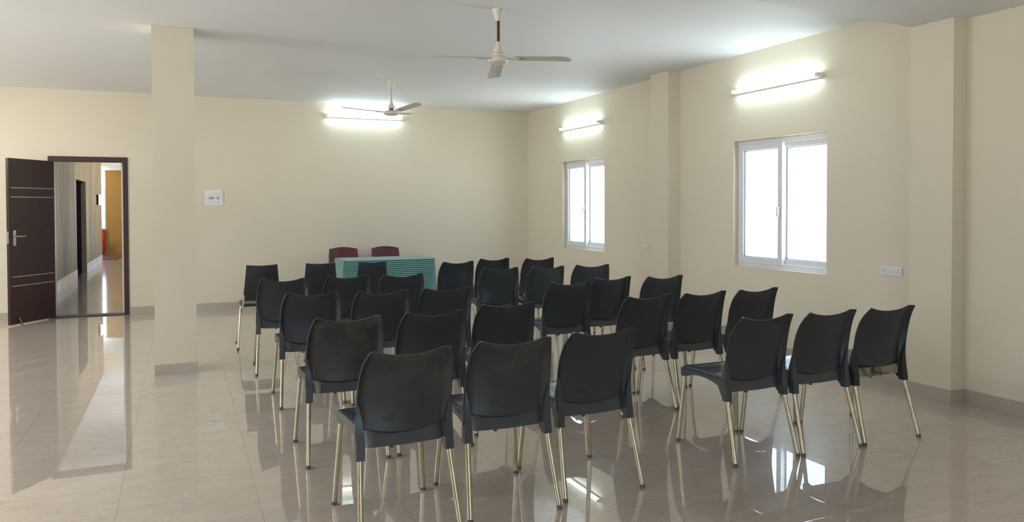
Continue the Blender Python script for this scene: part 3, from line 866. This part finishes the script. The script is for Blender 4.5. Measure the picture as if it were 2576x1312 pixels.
def lay_small(r):
    bm = B(); box(bm, -.055, -.012, .012, .0145, -.018, .018); s = obj('socket', bm, M['plate'], r, bevel=.0015)
    bm = B(); pins(bm, -.034, 0, .0147); obj('pin_holes', bm, M['socket_dark'], s)
    bm = B(); box(bm, .015, .04, .012, .018, -.018, .018); obj('switch', bm, M['plate'], r, bevel=.003)
plate('socket_plate', (XW, 8.37, .985), PI/2, .15, .058, 'small white socket plate beside the pilaster between the windows', 'socket', lay_small)
def lay_board(r):
    # in the room's view local +x runs to the left
    for k in range(6):
        bm = B(); x = .086-.034*k; box(bm, x-.014, x+.014, .012, .018, .028, .075); obj('switch', bm, M['plate'], r, bevel=.003)
        bm = B(); box(bm, x-.013, x+.013, .012, .0175, -.022, .010); obj('switch', bm, M['plate_grey'] if k in (1, 2, 4) else M['plate'], r, bevel=.003)
    for k in range(3):
        bm = B(); x = .086-.034*k; box(bm, x-.013, x+.013, .012, .017, -.082, -.042); obj('switch', bm, M['plate'], r, bevel=.003)
    bm = B(); box(bm, -.085, -.035, .012, .0145, -.088, -.038); s = obj('socket', bm, M['plate'], r, bevel=.0015)
    bm = B(); pins(bm, -.06, -.063, .0147); obj('pin_holes', bm, M['socket_dark'], s)
plate('switchboard', (.441, YB, 1.640), PI, .248, .228, 'white square switchboard on the back wall right of the pillar', 'switchboard', lay_board)

# ------------------------------------------------------------------ daylight
w = bpy.data.worlds.new('sky'); sc.world = w; w.use_nodes = True
bg = w.node_tree.nodes['Background']; bg.inputs['Strength'].default_value = 1.0
wn = w.node_tree.nodes; wl = w.node_tree.links               # pale sky above, sunlit ground below
tc = wn.new('ShaderNodeTexCoord'); sx = wn.new('ShaderNodeSeparateXYZ'); wl.new(tc.outputs['Generated'], sx.inputs[0])
rp = wn.new('ShaderNodeValToRGB'); mr = wn.new('ShaderNodeMapRange'); mr.inputs['From Min'].default_value = -1; wl.new(sx.outputs[2], mr.inputs['Value']); wl.new(mr.outputs[0], rp.inputs[0])
rp.color_ramp.elements[0].position = .47; rp.color_ramp.elements[0].color = (7.4, 7.7, 7.8, 1)
rp.color_ramp.elements[1].position = .52; rp.color_ramp.elements[1].color = (2.6, 3.4, 4.4, 1)
wl.new(rp.outputs[0], bg.inputs['Color'])
def portal(name, loc, rot, sx, sy):
    l = bpy.data.lights.new(name, 'AREA'); l.shape = 'RECTANGLE'; l.size = sx; l.size_y = sy
    l.cycles.is_portal = True
    o = bpy.data.objects.new(name, l); COL.objects.link(o); o.location = loc; o.rotation_euler = rot
for wv in WIN: portal('window_daylight', (XW+.17, (wv[0]+wv[1])/2, (wv[2]+wv[3])/2), (0, PI/2, 0), wv[3]-wv[2], wv[1]-wv[0])
for wv in LWIN: portal('window_daylight', (XL-.17, (wv[0]+wv[1])/2, (wv[2]+wv[3])/2), (0, -PI/2, 0), wv[3]-wv[2], wv[1]-wv[0])
for wv in NWIN: portal('window_daylight', ((wv[0]+wv[1])/2, YN-.17, (wv[2]+wv[3])/2), (PI/2, 0, 0), wv[1]-wv[0], wv[3]-wv[2])

# unseen fill lamps added outside the frame to brighten the hall
def wall_lamp(loc, rz, p=22, rx=PI/2):  # tube-sized area light added as fill, on walls and ceilings
    l = bpy.data.lights.new('fill_lamp', 'AREA'); l.shape = 'RECTANGLE'; l.size = 1.18; l.size_y = .03; l.energy = p; l.color = (1.0, .975, .95)
    o = bpy.data.objects.new('fill_lamp', l); COL.objects.link(o); o.location = loc
    o.rotation_euler = (rx, 0, rz)
for y in (5.0, 7.6, 10.6): wall_lamp((XL+.05, y, 2.75), -PI/2)
wall_lamp((.2, YN+.05, 2.65), 0, 9)

for y in (.8, 4.2, 7.4, 10.4): wall_lamp((-3.7, y, H-.06), 0, 25, 0)
for x in (-2.6, .6): wall_lamp((x, -.6, HS-.06), 0, 15, 0)

# ------------------------------------------------------------------ camera (from the fitted perspective)
F_PX, CYP, YAW, PITCH, ROLL = 1932.9, 560.75, 23.2783, 1.2229, -.13
cam = bpy.data.cameras.new('camera'); co = bpy.data.objects.new('camera', cam); COL.objects.link(co)
cam.sensor_fit = 'HORIZONTAL'; cam.sensor_width = 36; cam.lens = F_PX/2576*36
cam.shift_y = (CYP-656)/2576
a, b, c = math.radians(YAW), math.radians(PITCH), math.radians(ROLL)
fwd = Vector((math.sin(a)*math.cos(b), math.cos(a)*math.cos(b), -math.sin(b)))
right = Vector((math.cos(a), -math.sin(a), 0)); up = right.cross(fwd)
r2 = right*math.cos(c)+up*math.sin(c); u2 = -right*math.sin(c)+up*math.cos(c)
co.matrix_world = Matrix(((r2.x, u2.x, -fwd.x, 0), (r2.y, u2.y, -fwd.y, 0), (r2.z, u2.z, -fwd.z, 1.5), (0, 0, 0, 1)))
cam.clip_start = .05
sc.camera = co

sc.view_settings.view_transform = 'Standard'; sc.view_settings.look = 'None'
sc.view_settings.exposure = .45; sc.view_settings.gamma = 1; sc.view_settings.use_curve_mapping = False
